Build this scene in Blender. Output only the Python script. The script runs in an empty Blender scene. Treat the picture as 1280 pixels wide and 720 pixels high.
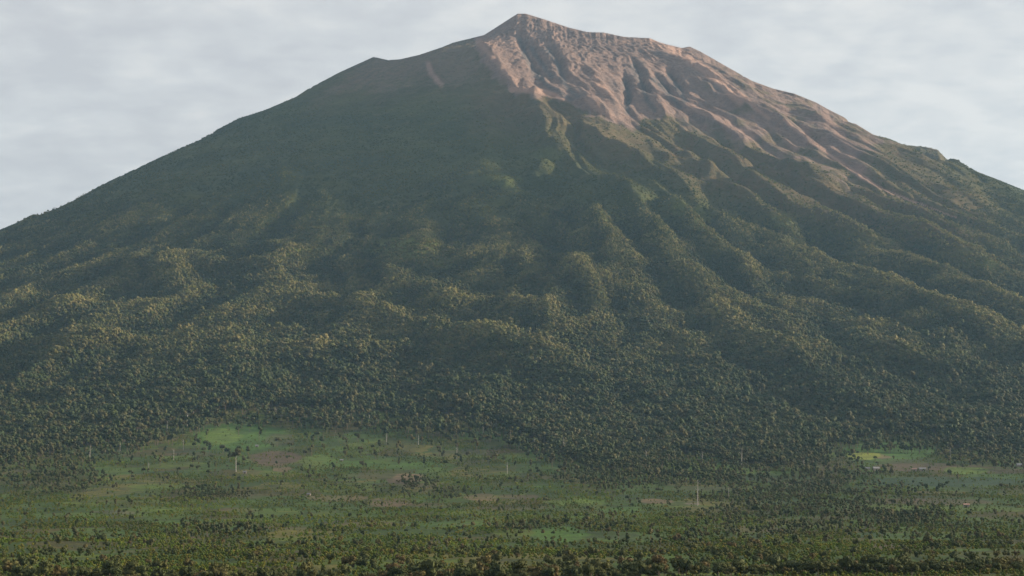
import bpy, math, random
import numpy as np

# ------------------------------------------------------------------ camera
F_PX = 2600.0                      # focal length in pixels of a 1280 wide frame
W2, H2 = 640.0, 360.0
PITCH = math.atan(280.0 / F_PX)    # the level line falls on row 640
CP, SP = math.cos(PITCH), math.sin(PITCH)
scene = bpy.context.scene
col = scene.collection

cam_data = bpy.data.cameras.new("camera")
cam_data.sensor_width = 36.0
cam_data.lens = 36.0 * F_PX / 1280.0
cam_data.clip_start = 0.5
cam_data.clip_end = 90000.0
cam = bpy.data.objects.new("camera", cam_data)
cam.location = (0, 0, 0)
cam.rotation_euler = (math.pi / 2 + PITCH, 0, 0)
col.objects.link(cam)
scene.camera = cam

# ------------------------------------------------------------------ light
SUN_EL = math.radians(13.5)
SUN_AZ = math.radians(-9.0)         # measured from +X (right) towards the camera
sun_dir = (math.cos(SUN_EL) * math.cos(SUN_AZ), -math.cos(SUN_EL) * math.sin(SUN_AZ), math.sin(SUN_EL))

scene.view_settings.view_transform = 'Standard'
scene.view_settings.look = 'None'
scene.view_settings.gamma = 1.0
scene.view_settings.use_curve_mapping = False
scene.view_settings.exposure = 1.12

sun_data = bpy.data.lights.new("sun", 'SUN')
sun_data.energy = 5.0
sun_data.angle = math.radians(0.6)
sun_data.color = (1.0, 0.83, 0.63)
sun = bpy.data.objects.new("sun", sun_data)
sun.rotation_euler = (math.pi / 2 - SUN_EL, 0, math.atan2(sun_dir[1], sun_dir[0]) + math.pi / 2)
sun.location = (3000, -1000, 3000)
col.objects.link(sun)

world = bpy.data.worlds.new("World")
scene.world = world
world.use_nodes = True


def build_world():
    nt = world.node_tree
    nt.nodes.clear()
    N, L = nt.nodes.new, nt.links.new
    out = N("ShaderNodeOutputWorld")
    bg = N("ShaderNodeBackground")
    bg.inputs["Strength"].default_value = 0.1
    sky = N("ShaderNodeTexSky")
    sky.sky_type = 'NISHITA'
    sky.sun_disc = False
    sky.sun_elevation = SUN_EL
    sky.sun_rotation = math.pi / 2 + SUN_AZ
    tc = N("ShaderNodeTexCoord")
    sep = N("ShaderNodeSeparateXYZ")
    L(tc.outputs["Generated"], sep.inputs[0])
    # a flat cloud deck seen in perspective: direction divided by its height
    zm = N("ShaderNodeMath"); zm.operation = 'MAXIMUM'; zm.inputs[1].default_value = 0.0
    L(sep.outputs["Z"], zm.inputs[0])
    zc = N("ShaderNodeMath"); zc.operation = 'ADD'; zc.inputs[1].default_value = 0.20
    L(zm.outputs[0], zc.inputs[0])
    dx = N("ShaderNodeMath"); dx.operation = 'DIVIDE'
    dy = N("ShaderNodeMath"); dy.operation = 'DIVIDE'
    L(sep.outputs["X"], dx.inputs[0]); L(zc.outputs[0], dx.inputs[1])
    L(sep.outputs["Y"], dy.inputs[0]); L(zc.outputs[0], dy.inputs[1])
    comb = N("ShaderNodeCombineXYZ")
    L(dx.outputs[0], comb.inputs[0]); L(dy.outputs[0], comb.inputs[1])
    n1 = N("ShaderNodeTexNoise")
    n1.inputs["Scale"].default_value = 7.0
    n1.inputs["Detail"].default_value = 5.0
    n1.inputs["Roughness"].default_value = 0.5
    n1.inputs["Distortion"].default_value = 0.4
    L(comb.outputs[0], n1.inputs["Vector"])
    n2 = N("ShaderNodeTexNoise")
    n2.inputs["Scale"].default_value = 22.0
    n2.inputs["Detail"].default_value = 3.0
    L(comb.outputs[0], n2.inputs["Vector"])
    m = N("ShaderNodeMath"); m.operation = 'MULTIPLY_ADD'
    L(n2.outputs[0], m.inputs[0]); m.inputs[1].default_value = 0.50
    L(n1.outputs[0], m.inputs[2])
    # thinner, bluer cover to the left; brighter to the right (towards the sun)
    grad = N("ShaderNodeMath"); grad.operation = 'MULTIPLY_ADD'
    L(sep.outputs["X"], grad.inputs[0]); grad.inputs[1].default_value = 0.55
    L(m.outputs[0], grad.inputs[2])
    ramp = N("ShaderNodeValToRGB")
    ramp.color_ramp.elements[0].position = 0.50
    ramp.color_ramp.elements[0].color = (0.535, 0.555, 0.575, 1)
    ramp.color_ramp.elements[1].position = 1.0
    ramp.color_ramp.elements[1].color = (0.72, 0.735, 0.72, 1)
    e = ramp.color_ramp.elements.new(0.75); e.color = (0.61, 0.635, 0.645, 1)
    L(grad.outputs[0], ramp.inputs[0])
    sc = N("ShaderNodeMix"); sc.data_type = 'RGBA'; sc.blend_type = 'MULTIPLY'
    sc.inputs["Factor"].default_value = 1.0
    L(ramp.outputs[0], sc.inputs["A"])
    sc.inputs["B"].default_value = (5.20, 4.93, 4.85, 1)
    mix = N("ShaderNodeMix"); mix.data_type = 'RGBA'
    mix.inputs["Factor"].default_value = 0.92
    L(sky.outputs[0], mix.inputs["A"]); L(sc.outputs["Result"], mix.inputs["B"])
    L(mix.outputs["Result"], bg.inputs["Color"])
    L(bg.outputs[0], out.inputs["Surface"])


build_world()

# ------------------------------------------------------------------ helpers
rng = np.random.default_rng(7)
random.seed(7)
D0 = 9500.0                        # distance of the summit
X0 = (650 - W2) / F_PX * D0


def tag(o, label=None, cat=None, group=None, kind=None):
    if label: o["label"] = label
    if cat: o["category"] = cat
    if group: o["group"] = group
    if kind: o["kind"] = kind
    return o


def ray(u, v):
    """tangents (x/y, z/y) of the sight line through a frame position"""
    a = (np.asarray(u, float) - W2) / F_PX
    b = (H2 - np.asarray(v, float)) / F_PX
    y = CP - b * SP
    return a / y, (SP + b * CP) / y


def proj(x, y, z):
    yc = np.maximum(y * CP + z * SP, 1.0)
    zc = -y * SP + z * CP
    return W2 + F_PX * x / yc, H2 - F_PX * zc / yc


_perm = np.random.default_rng(3).permutation(4096)
_ang = np.random.default_rng(4).uniform(0, 2 * math.pi, 4096)
_gx, _gy = np.cos(_ang), np.sin(_ang)


def perlin(x, y, seed=0):
    xi = np.floor(x); yi = np.floor(y)
    xf = x - xi; yf = y - yi
    xi = xi.astype(np.int64) + seed * 131; yi = yi.astype(np.int64) + seed * 57

    def g(ix, iy, dx, dy):
        h = _perm[(_perm[ix & 4095] + iy) & 4095]
        return _gx[h] * dx + _gy[h] * dy
    ux = xf * xf * xf * (xf * (xf * 6 - 15) + 10)
    uy = yf * yf * yf * (yf * (yf * 6 - 15) + 10)
    a = g(xi, yi, xf, yf); b = g(xi + 1, yi, xf - 1, yf)
    c = g(xi, yi + 1, xf, yf - 1); d = g(xi + 1, yi + 1, xf - 1, yf - 1)
    return ((a + (b - a) * ux) * (1 - uy) + (c + (d - c) * ux) * uy) * 1.5


def fbm(x, y, octv=4, seed=0, gain=0.5):
    s = 0.0; a = 1.0; t = 0.0
    for k in range(octv):
        s = s + a * perlin(x, y, seed + k); t += a
        x = x * 2.03; y = y * 2.03; a *= gain
    return s / t


def ridged(x, y, octv=4, seed=0, gain=0.5):
    s = 0.0; a = 1.0; t = 0.0
    for k in range(octv):
        s = s + a * (1 - np.abs(perlin(x, y, seed + k)) * 2.0); t += a
        x = x * 2.03; y = y * 2.03; a *= gain
    return s / t


def smooth(e0, e1, x):
    t = np.clip((x - e0) / (e1 - e0), 0, 1)
    return t * t * (3 - 2 * t)


class Spline:
    """monotone cubic through a table"""
    def __init__(s, xs, ys):
        s.x = np.array(xs, float); s.y = np.array(ys, float)
        h = np.diff(s.x); d = np.diff(s.y) / h
        m = np.zeros(len(s.x))
        m[0], m[-1] = d[0], d[-1]
        for i in range(1, len(m) - 1):
            if d[i - 1] * d[i] > 0:
                w1 = 2 * h[i] + h[i - 1]; w2 = h[i] + 2 * h[i - 1]
                m[i] = (w1 + w2) / (w1 / d[i - 1] + w2 / d[i])
        s.m = m

    def __call__(s, q):
        q = np.clip(q, s.x[0], s.x[-1])
        i = np.clip(np.searchsorted(s.x, q, side='right') - 1, 0, len(s.x) - 2)
        h = s.x[i + 1] - s.x[i]; t = (q - s.x[i]) / h
        t2 = t * t; t3 = t2 * t
        return (s.y[i] * (2 * t3 - 3 * t2 + 1) + s.m[i] * h * (t3 - 2 * t2 + t)
                + s.y[i + 1] * (-2 * t3 + 3 * t2) + s.m[i + 1] * h * (t3 - t2))


# ------------------------------------------------------------------ terrain shape
# crest line of the volcano against the sky
SIL = [(-1200, 600), (-500, 480), (-120, 338), (0, 289), (19, 281), (37, 272), (54, 269), (75, 260), (94, 251), (109, 242.5), (127, 232), (150, 221),
       (200, 197.5), (250, 175), (275, 160), (300, 147.5), (330, 138), (370, 121), (385, 111), (425, 90), (467, 71),
       (485, 75), (500, 74), (524, 68.5), (552, 59), (567, 53), (605, 43.8), (627, 29.7), (647, 17), (657, 17), (680, 24),
       (710, 34), (735, 40), (755, 40.5), (780, 46), (812, 47.5), (825, 53), (852, 60), (862, 58), (875, 64), (910, 84),
       (940, 101), (966, 110.5), (993, 117), (1020, 128), (1036, 137), (1062, 150), (1091, 168), (1110, 174),
       (1131, 181.5), (1158, 184), (1179, 189), (1200, 202), (1221, 216), (1245, 225), (1280, 239), (1400, 290), (1700, 410), (2400, 590)]
SIL = np.array(SIL, float)
_tx, _tz = ray(SIL[:, 0], SIL[:, 1])
_sx, _sz = _tx * D0, _tz * D0
Z_TOP = float(ray(650, 16.5)[1] * D0)
lm = (_sx < X0 - 60) & (SIL[:, 0] > -200)
rm = (_sx > X0 + 60) & (SIL[:, 0] < 1500)
_lr = (X0 - _sx[lm])[::-1]; _lz = _sz[lm][::-1]
_rr = (_sx[rm] - X0); _rz = _sz[rm]
LEFT = Spline(np.r_[0, _lr, 3600, 5000, 7000, 10000, 30000], np.r_[Z_TOP, _lz, 800, 430, 170, 0, -60])
RIGHT = Spline(np.r_[0, _rr, 3700, 5200, 7200, 10000, 30000], np.r_[Z_TOP, _rz, 820, 440, 170, 0, -60])
_fd = np.array([9500, 8900, 8300, 7700, 7100, 6500, 5900, 5300, 4700, 4000, 3300, 2500, 1500, 1000, 850], float)
_fv = np.array([16.5, 60, 92, 144, 203, 274, 337, 398, 458, 530, 577, 624, 677, 708, 722], float)
_fz = ray(np.full(len(_fd), 640.0), _fv)[1] * _fd
FRONT = Spline(np.r_[D0 - _fd, 9500, 40000], np.r_[_fz, _fz[-1] - 3, _fz[-1] - 6])


def base_height(x, y):
    dx = x - X0; dy = y - D0
    r = np.hypot(dx, dy) + 1e-6
    s2 = (dx / r) ** 2
    side = np.where(dx < 0, LEFT(r), RIGHT(r))
    k = smooth(-250, 250, dx)
    side = LEFT(r) * (1 - k) + RIGHT(r) * k
    front = FRONT(r)
    back = 0.5 * (LEFT(r) + RIGHT(r)) * 0.97
    fb = np.where(dy < 0, front, back)
    z = s2 * side + (1 - s2) * fb
    # a broad spur down the middle of the near face: left of it the slope turns away from the sun
    xc = 46.0 + (8000.0 - y) * 0.067
    z = z + 80.0 * np.exp(-((x - xc) / 430.0) ** 2) * smooth(9350, 8300, y) * smooth(4700, 5900, y)
    # the hillside the photographer stands on
    rho = np.hypot(x, np.maximum(y, -400) * 1.0)
    hill = -1.8 - 0.11 * rho - 0.0001 * rho ** 2
    return np.maximum(z, hill)


# ---- grid: a fan whose apex is 3 km behind the camera
APEX = 3000.0
t_in = np.linspace(-0.213, 0.213, 1041)
t_out = 0.213 + np.cumsum(np.geomspace(0.001, 0.06, 40))
T = np.r_[-t_out[::-1], t_in, t_out]
Y = np.r_[np.linspace(-2700, 480, 40), np.arange(500, 3600, 9.0), np.arange(3600, 9700, 7.5),
          np.arange(9700, 11000, 22.0), np.geomspace(11000, 24000, 50)]
NT, NY = len(T), len(Y)
GY, GT = np.meshgrid(Y, T, indexing='ij')
GX = (GY + APEX) * GT


def to_ground(u, v, lift=0.0):
    """where the sight line through (u, v) meets the bare cone, for something rising lift metres above it"""
    tx, tz = ray(u, v)
    d = np.arange(600.0, 9500.0, 4.0)
    g = base_height(d * tx, d) + lift
    hit = np.nonzero(g >= tz * d)[0]
    dd = d[hit[0]] if len(hit) else 9480.0
    return float(dd * tx), float(dd)


# ---- spurs and gullies: (points, height in metres, half width in metres)
RIDGES = [
    # summit rock
    ([(598, 50), (618, 72), (634, 92), (652, 110)], 38, 55),
    ([(640, 110), (668, 113), (690, 118), (706, 123)], 30, 45),
    ([(690, 30), (700, 62), (716, 92), (738, 110)], 16, 40),
    ([(733, 118), (750, 135), (778, 152), (795, 165)], 26, 40),
    ([(742, 80), (748, 100), (765, 120), (775, 140)], 22, 36),
    ([(790, 62), (800, 80), (812, 105), (830, 140)], 20, 32),
    ([(812, 52), (850, 68), (880, 86), (905, 108), (930, 130), (962, 155)], 36, 60),
    ([(862, 62), (910, 92), (950, 125), (985, 152), (1020, 178)], 24, 55),
    ([(1000, 122), (1030, 155), (1056, 190)], 16, 50),
    ([(1062, 152), (1085, 185), (1120, 215)], 13, 60),
    ([(1131, 184), (1165, 205), (1205, 232), (1255, 268)], 14, 85),
    ([(535, 72), (540, 92), (552, 108)], 12, 36),
    ([(467, 74), (470, 100), (478, 128)], 10, 60),
    # spurs of the right flank
    ([(662, 118), (672, 132), (682, 158), (701, 186)], 40, 52),
    ([(715, 144), (734, 156), (760, 178), (782, 196)], 36, 48),
    ([(770, 178), (792, 190), (820, 206), (848, 226), (878, 248), (907, 263), (936, 279)], 46, 55),
    ([(805, 222), (834, 246), (856, 263), (878, 281), (908, 299), (940, 330), (975, 352)], 46, 60),
    ([(735, 205), (773, 225), (797, 250), (818, 273), (835, 294), (850, 322)], 46, 60),
    ([(745, 246), (744, 276), (760, 294), (775, 320)], 32, 50),
    ([(713, 216), (722, 228), (736, 240)], 30, 42),
    ([(845, 172), (860, 186), (880, 205), (910, 223), (942, 229), (975, 245)], 45, 55),
    ([(870, 222), (915, 237), (948, 248), (980, 268), (1010, 292)], 38, 55),
    ([(921, 220), (968, 244), (1016, 266), (1056, 280), (1115, 305)], 36, 60),
    ([(959, 197), (1015, 219), (1067, 233), (1115, 251), (1165, 268), (1210, 285)], 34, 58),
    ([(1120, 285), (1180, 305), (1240, 335)], 36, 75),
    ([(980, 316), (1046, 334), (1094, 352), (1160, 377)], 46, 80),
    ([(1090, 320), (1150, 340), (1220, 372), (1285, 400)], 44, 85),
    ([(655, 208), (668, 202), (690, 190)], 26, 50),
    ([(600, 215), (640, 228), (668, 250)], 16, 60),
    # hummocks of the middle slope
    ([(470, 300), (500, 298), (530, 318), (566, 330)], 42, 80),
    ([(467, 333), (527, 353), (562, 370), (600, 381), (610, 392)], 44, 75),
    ([(390, 360), (430, 374), (470, 386), (515, 402), (548, 414), (560, 432)], 48, 85),
    ([(553, 410), (600, 413), (632, 430), (675, 448), (700, 469)], 46, 75),
    ([(650, 370), (676, 392), (708, 412), (738, 414)], 42, 75),
    ([(700, 306), (722, 330), (740, 350), (760, 366)], 44, 75),
    ([(345, 440), (382, 437), (428, 433), (468, 448)], 38, 85),
    ([(780, 392), (840, 384), (895, 380), (985, 392), (1040, 416), (1100, 436), (1165, 466)], 46, 90),
    ([(1045, 360), (1100, 368), (1150, 384), (1192, 406), (1280, 430)], 48, 85),
    ([(640, 430), (680, 440), (700, 465), (770, 484), (850, 492)], 34, 80),
    ([(95, 442), (140, 428), (184, 433)], 34, 90),
    ([(850, 330), (880, 350), (930, 372)], 38, 70),
    ([(560, 452), (620, 458), (680, 480)], 26, 80),
    # left flank
    ([(150, 300), (172, 328), (198, 352)], 14, 70),
    ([(190, 318), (205, 345), (222, 362)], 16, 65),
    ([(250, 330), (300, 335), (345, 330)], 26, 80),
    ([(330, 300), (352, 318), (372, 330)], 28, 70),
    ([(400, 180), (390, 220), (372, 262)], 9, 80),
    ([(300, 200), (280, 250), (250, 295)], 8, 90),
    ([(545, 150), (520, 200), (505, 250)], 8, 80),
    ([(20, 395), (70, 385), (120, 392)], 28, 90),
]
GULLIES = [
    ([(650, 50), (656, 68), (668, 90), (688, 110), (714, 124)], 40, 24),
    ([(684, 62), (698, 84), (706, 104), (722, 120)], 36, 20),
    ([(664, 60), (676, 78), (690, 96)], 26, 24),
    ([(780, 102), (786, 118), (784, 140)], 36, 16),
    ([(790, 82), (802, 104), (808, 124), (818, 138)], 38, 16),
    ([(818, 100), (832, 112), (850, 134)], 34, 16),
    ([(836, 94), (848, 110), (856, 126)], 34, 17),
    ([(980, 152), (1021, 183), (1063, 214), (1105, 239), (1136, 253), (1195, 273)], 22, 26),
    ([(807, 148), (845, 170), (872, 206), (908, 228)], 26, 50),
    ([(734, 150), (775, 166), (800, 178)], 26, 42),
    ([(640, 130), (655, 170), (650, 220), (690, 270), (690, 330), (640, 350)], 30, 80),
    ([(1180, 205), (1204, 221), (1248, 249), (1282, 277)], 12, 55),
    ([(880, 300), (915, 345), (960, 380), (1020, 390)], 26, 70),
]


def add_lines(lines, sign, z):
    for pts, amp, wid in lines:
        if sign > 0 and pts[0][1] > 190 and pts[0][0] > 330:
            amp = amp * (1.35 if pts[0][1] < 290 else 0.9 if abs(pts[-1][1] - pts[0][1]) * 2.2 > abs(pts[-1][0] - pts[0][0]) else 0.6)          # the old lava lobes stand out boldly
        P = np.array([to_ground(u, v, amp * sign * 0.9) for u, v in pts])
        # resample and roughen the crest a little
        seg = np.hypot(*np.diff(P, axis=0).T)
        s = np.r_[0, np.cumsum(seg)]
        q = np.linspace(0, s[-1], max(8, int(s[-1] / 60)))
        px = np.interp(q, s, P[:, 0]); py = np.interp(q, s, P[:, 1])
        px = px + wid * 0.35 * perlin(q / 170.0, np.full_like(q, px[0] * 0.013), 5)
        wgt = smooth(0, 0.18, q / s[-1]) * smooth(0, 0.25, 1 - q / s[-1])
        wgt = 0.25 + 0.75 * wgt
        m = wid * 3.2
        iy0 = np.searchsorted(Y, py.min() - m); iy1 = np.searchsorted(Y, py.max() + m)
        tmin = min((px - m).min() / (APEX + py.min()), (px - m).min() / (APEX + py.max()))
        tmax = max((px + m).max() / (APEX + py.min()), (px + m).max() / (APEX + py.max()))
        ix0 = np.searchsorted(T, tmin); ix1 = np.searchsorted(T, tmax)
        if iy1 <= iy0 or ix1 <= ix0:
            continue
        sx = GX[iy0:iy1, ix0:ix1]; sy = GY[iy0:iy1, ix0:ix1]
        best = np.full(sx.shape, 1e9); bw = np.zeros(sx.shape)
        for i in range(len(q) - 1):
            ax, ay, bx, by = px[i], py[i], px[i + 1], py[i + 1]
            ll = (bx - ax) ** 2 + (by - ay) ** 2 + 1e-6
            h = np.clip(((sx - ax) * (bx - ax) + (sy - ay) * (by - ay)) / ll, 0, 1)
            d = np.hypot(sx - ax - h * (bx - ax), sy - ay - h * (by - ay))
            c = d < best
            best = np.where(c, d, best)
            bw = np.where(c, wgt[i] + (wgt[i + 1] - wgt[i]) * h, bw)
        z[iy0:iy1, ix0:ix1] += sign * amp * bw * np.exp(-(best / wid) ** 1.6)


def build_heights():
    z = base_height(GX, GY)
    dx = GX - X0; dy = GY - D0
    r = np.hypot(dx, dy) + 1.0
    phi = np.arctan2(dx, -dy)
    # radial gullies of a young cone, wandering and branching down-slope
    wx = 120 * fbm(GX / 420.0, GY / 420.0, 3, 11)
    wy = 120 * fbm(GX / 420.0, GY / 420.0, 3, 23)
    rr = np.hypot(dx + wx, dy + wy) + 1.0
    ph = np.arctan2(dx + wx, -(dy + wy))
    mount = smooth(5900, 4800, r) * (0.30 + 0.70 * np.maximum(smooth(-250, 200, dx), 0.5 * smooth(2200, 3200, r))) * smooth(30, 260, r)
    cx, cy = X0 - 330.0, D0 + 600.0          # fall lines fan out from behind the rim
    r2 = np.hypot(GX + wx - cx, GY + wy - cy) + 1.0
    p2 = np.arctan2(GX + wx - cx, -(GY + wy - cy))
    a1 = 1 - ridged(p2 * 16.0, np.log(r2) * 1.1, 2, 31)
    a2 = 1 - ridged(p2 * 34.0, np.log(r2) * 2.4, 3, 41)
    z = z + mount * (36 * (a1 - 0.5) * smooth(900, 2100, r) * (1 + 0.25 * smooth(2400, 3400, r)) + (14 + 4 * smooth(1800, 2800, r)) * (a2 - 0.5) * smooth(900, 1900, r))
    # lumpy old lava lobes under the forest
    low = (0.6 + 0.4 * smooth(-900, 200, dx)) * smooth(2000, 3000, r) * smooth(5700, 4900, r)
    z = z + low * (34 * fbm(GX / 330.0, GY / 420.0, 3, 51) + 10 * (ridged(GX / 170.0, GY / 240.0, 2, 61) - 0.4))
    # rock relief near the summit
    rock = smooth(2100, 900, r)
    r2 = np.hypot(GX + 0.4 * wx - X0 - 120, GY + 0.4 * wy - D0 - 800) + 1.0
    p2 = np.arctan2(GX + 0.4 * wx - X0 - 120, -(GY + 0.4 * wy - D0 - 800))
    cr = 1 - ridged(p2 * 85.0 + 0.8 * fbm(GX / 150, GY / 150, 2, 77), np.log(r2) * 7.0, 3, 71)
    z = z + rock * smooth(10, 140, r) * 8 * (cr - 0.5) + rock * smooth(10, 140, r) * 6 * (ridged(GX / 55.0 + 0.5 * GY / 55.0, GY / 95.0, 3, 73) - 0.4)
    z = z + smooth(2800, 1800, r) * 5 * fbm(GX / 45.0, GY / 45.0, 3, 81)
    # farmland undulation
    plain = smooth(5000, 5900, r) * smooth(250, 700, GY)
    z = z + plain * (7 * fbm(GX / 420.0, GY / 420.0, 3, 91) + 1.6 * fbm(GX / 70.0, GY / 70.0, 2, 95))
    add_lines(RIDGES, 1, z)
    add_lines(GULLIES, -1, z)
    # bring the crest to the skyline
    inside = np.abs(T) < 0.3
    tt = T[inside]
    for _ in range(26):
        yy = Y[:, None]
        u, v = proj(GX[:, inside], GY[:, inside], z[:, inside])
        sel = (Y > 6000) & (Y < 10800)
        vs = v[sel]; us = u[sel]
        ws = np.interp(us, SIL[:, 0], SIL[:, 1])
        k = np.argmin(vs - ws, axis=0)
        ii = np.arange(len(k))
        vmin = vs[k, ii]; uc = us[k, ii]
        yc = Y[sel][k]
        want = np.interp(uc, SIL[:, 0], SIL[:, 1])
        dz = (vmin - want) / F_PX * yc
        dz = np.where(dz < 0, dz, dz * 0.8)
        ker = np.ones(5) / 5
        ycs = np.convolve(np.pad(yc, 60, mode='edge'), np.ones(121) / 121, mode='valid')
        fall = np.exp(-((yy - ycs[None, :]) / 420.0) ** 2)
        z[:, inside] += dz[None, :] * fall
    # nothing stands above the skyline
    u, v = proj(GX, GY, z)
    over = (np.interp(u, SIL[:, 0], SIL[:, 1]) - v) / F_PX * GY
    z -= np.clip(over, 0, None) * ((GY > 6000) & (GY < 11500) & (np.abs(GT) < 0.3))
    return z


GZ = build_heights()
GU, GV = proj(GX, GY, GZ)


def sample(field, x, y):
    t = x / (y + APEX)
    fi = np.interp(y, Y, np.arange(NY)); fj = np.interp(t, T, np.arange(NT))
    i = np.clip(fi.astype(int), 0, NY - 2); j = np.clip(fj.astype(int), 0, NT - 2)
    a = fi - i; b = fj - j
    return ((field[i, j] * (1 - b) + field[i, j + 1] * b) * (1 - a)
            + (field[i + 1, j] * (1 - b) + field[i + 1, j + 1] * b) * a)


def hit_terrain(u, v):
    """where the sight line meets the finished terrain"""
    tx, tz = ray(u, v)
    d = np.arange(600.0, 9500.0, 3.0)
    g = sample(GZ, d * tx, d)
    hit = np.nonzero(g >= tz * d)[0]
    dd = d[hit[0]] if len(hit) else 4000.0
    return float(dd * tx), float(dd), float(sample(GZ, np.array([dd * tx]), np.array([dd]))[0])


# ------------------------------------------------------------------ what grows where
def poly_sd(px, py, poly):
    """signed distance to a polygon, negative inside"""
    P = np.array(poly, float); n = len(P)
    best = np.full(px.shape, 1e18); inside = np.zeros(px.shape, bool)
    for i in range(n):
        ax, ay = P[i]; bx, by = P[(i + 1) % n]
        ex, ey = bx - ax, by - ay
        h = np.clip(((px - ax) * ex + (py - ay) * ey) / (ex * ex + ey * ey + 1e-9), 0, 1)
        best = np.minimum(best, (px - ax - h * ex) ** 2 + (py - ay - h * ey) ** 2)
        c = ((ay > py) != (by > py)) & (px < (bx - ax) * (py - ay) / (by - ay + 1e-12) + ax)
        inside ^= c
    d = np.sqrt(best)
    return np.where(inside, -d, d)


def line_d(px, py, pts):
    best = np.full(px.shape, 1e18)
    for (ax, ay), (bx, by) in zip(pts[:-1], pts[1:]):
        ex, ey = bx - ax, by - ay
        h = np.clip(((px - ax) * ex + (py - ay) * ey) / (ex * ex + ey * ey + 1e-9), 0, 1)
        best = np.minimum(best, (px - ax - h * ex) ** 2 + (py - ay - h * ey) ** 2)
    return np.sqrt(best)


ROCK = [(592, 0), (588, 48), (598, 72), (618, 98), (630, 113), (660, 120), (690, 125), (706, 129), (722, 138), (740, 146),
        (770, 160), (792, 166), (806, 152), (830, 158), (855, 176), (885, 196), (920, 208), (955, 218), (1000, 230),
        (1050, 243), (1110, 260), (1150, 266), (1200, 274), (1160, 252), (1125, 238), (1108, 216), (1122, 198),
        (1150, 186), (1165, 140), (1165, -40), (592, -40)]
GREY = [(430, 90), (470, 40), (600, 0), (600, 60), (612, 92), (575, 112), (520, 112), (470, 118), (425, 118), (395, 125)]
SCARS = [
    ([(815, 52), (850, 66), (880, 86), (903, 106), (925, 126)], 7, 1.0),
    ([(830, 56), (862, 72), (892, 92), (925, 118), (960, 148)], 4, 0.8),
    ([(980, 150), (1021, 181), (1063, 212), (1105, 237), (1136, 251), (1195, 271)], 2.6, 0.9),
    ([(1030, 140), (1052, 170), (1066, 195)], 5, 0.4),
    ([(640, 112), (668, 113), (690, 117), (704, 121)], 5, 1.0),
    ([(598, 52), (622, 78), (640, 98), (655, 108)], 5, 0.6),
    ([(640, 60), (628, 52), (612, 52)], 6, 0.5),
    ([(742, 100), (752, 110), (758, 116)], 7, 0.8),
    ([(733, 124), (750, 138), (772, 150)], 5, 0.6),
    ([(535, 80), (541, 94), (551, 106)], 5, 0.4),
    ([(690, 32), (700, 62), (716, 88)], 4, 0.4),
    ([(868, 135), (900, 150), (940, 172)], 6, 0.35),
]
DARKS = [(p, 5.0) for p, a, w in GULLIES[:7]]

# lower edge of the closed forest
FOREST_EDGE = np.array([(-200, 600), (0, 580), (60, 570), (120, 557), (160, 547), (190, 536), (230, 522), (260, 514), (340, 508),
                        (400, 514), (470, 516), (560, 522), (620, 530), (660, 546), (700, 566), (740, 590), (790, 588), (850, 572),
                        (900, 576), (960, 584), (1020, 580), (1040, 552), (1100, 542), (1165, 542), (1195, 562), (1280, 566),
                        (1480, 560)], float)
# darker groves reaching down into the fields: (centre, radii)
GROVES = [((1010, 622), (110, 30)), ((930, 606), (70, 20)), ((1090, 650), (90, 18)), ((840, 596), (60, 12)),
          ((60, 600), (60, 16)), ((110, 612), (26, 8)), ((265, 620), (40, 8)),
          ((520, 606), (26, 8)), ((560, 618), (40, 7)), ((690, 665), (60, 7)), ((270, 668), (60, 7)),
          ((760, 600), (50, 10)), ((960, 660), (80, 10))]
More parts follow.
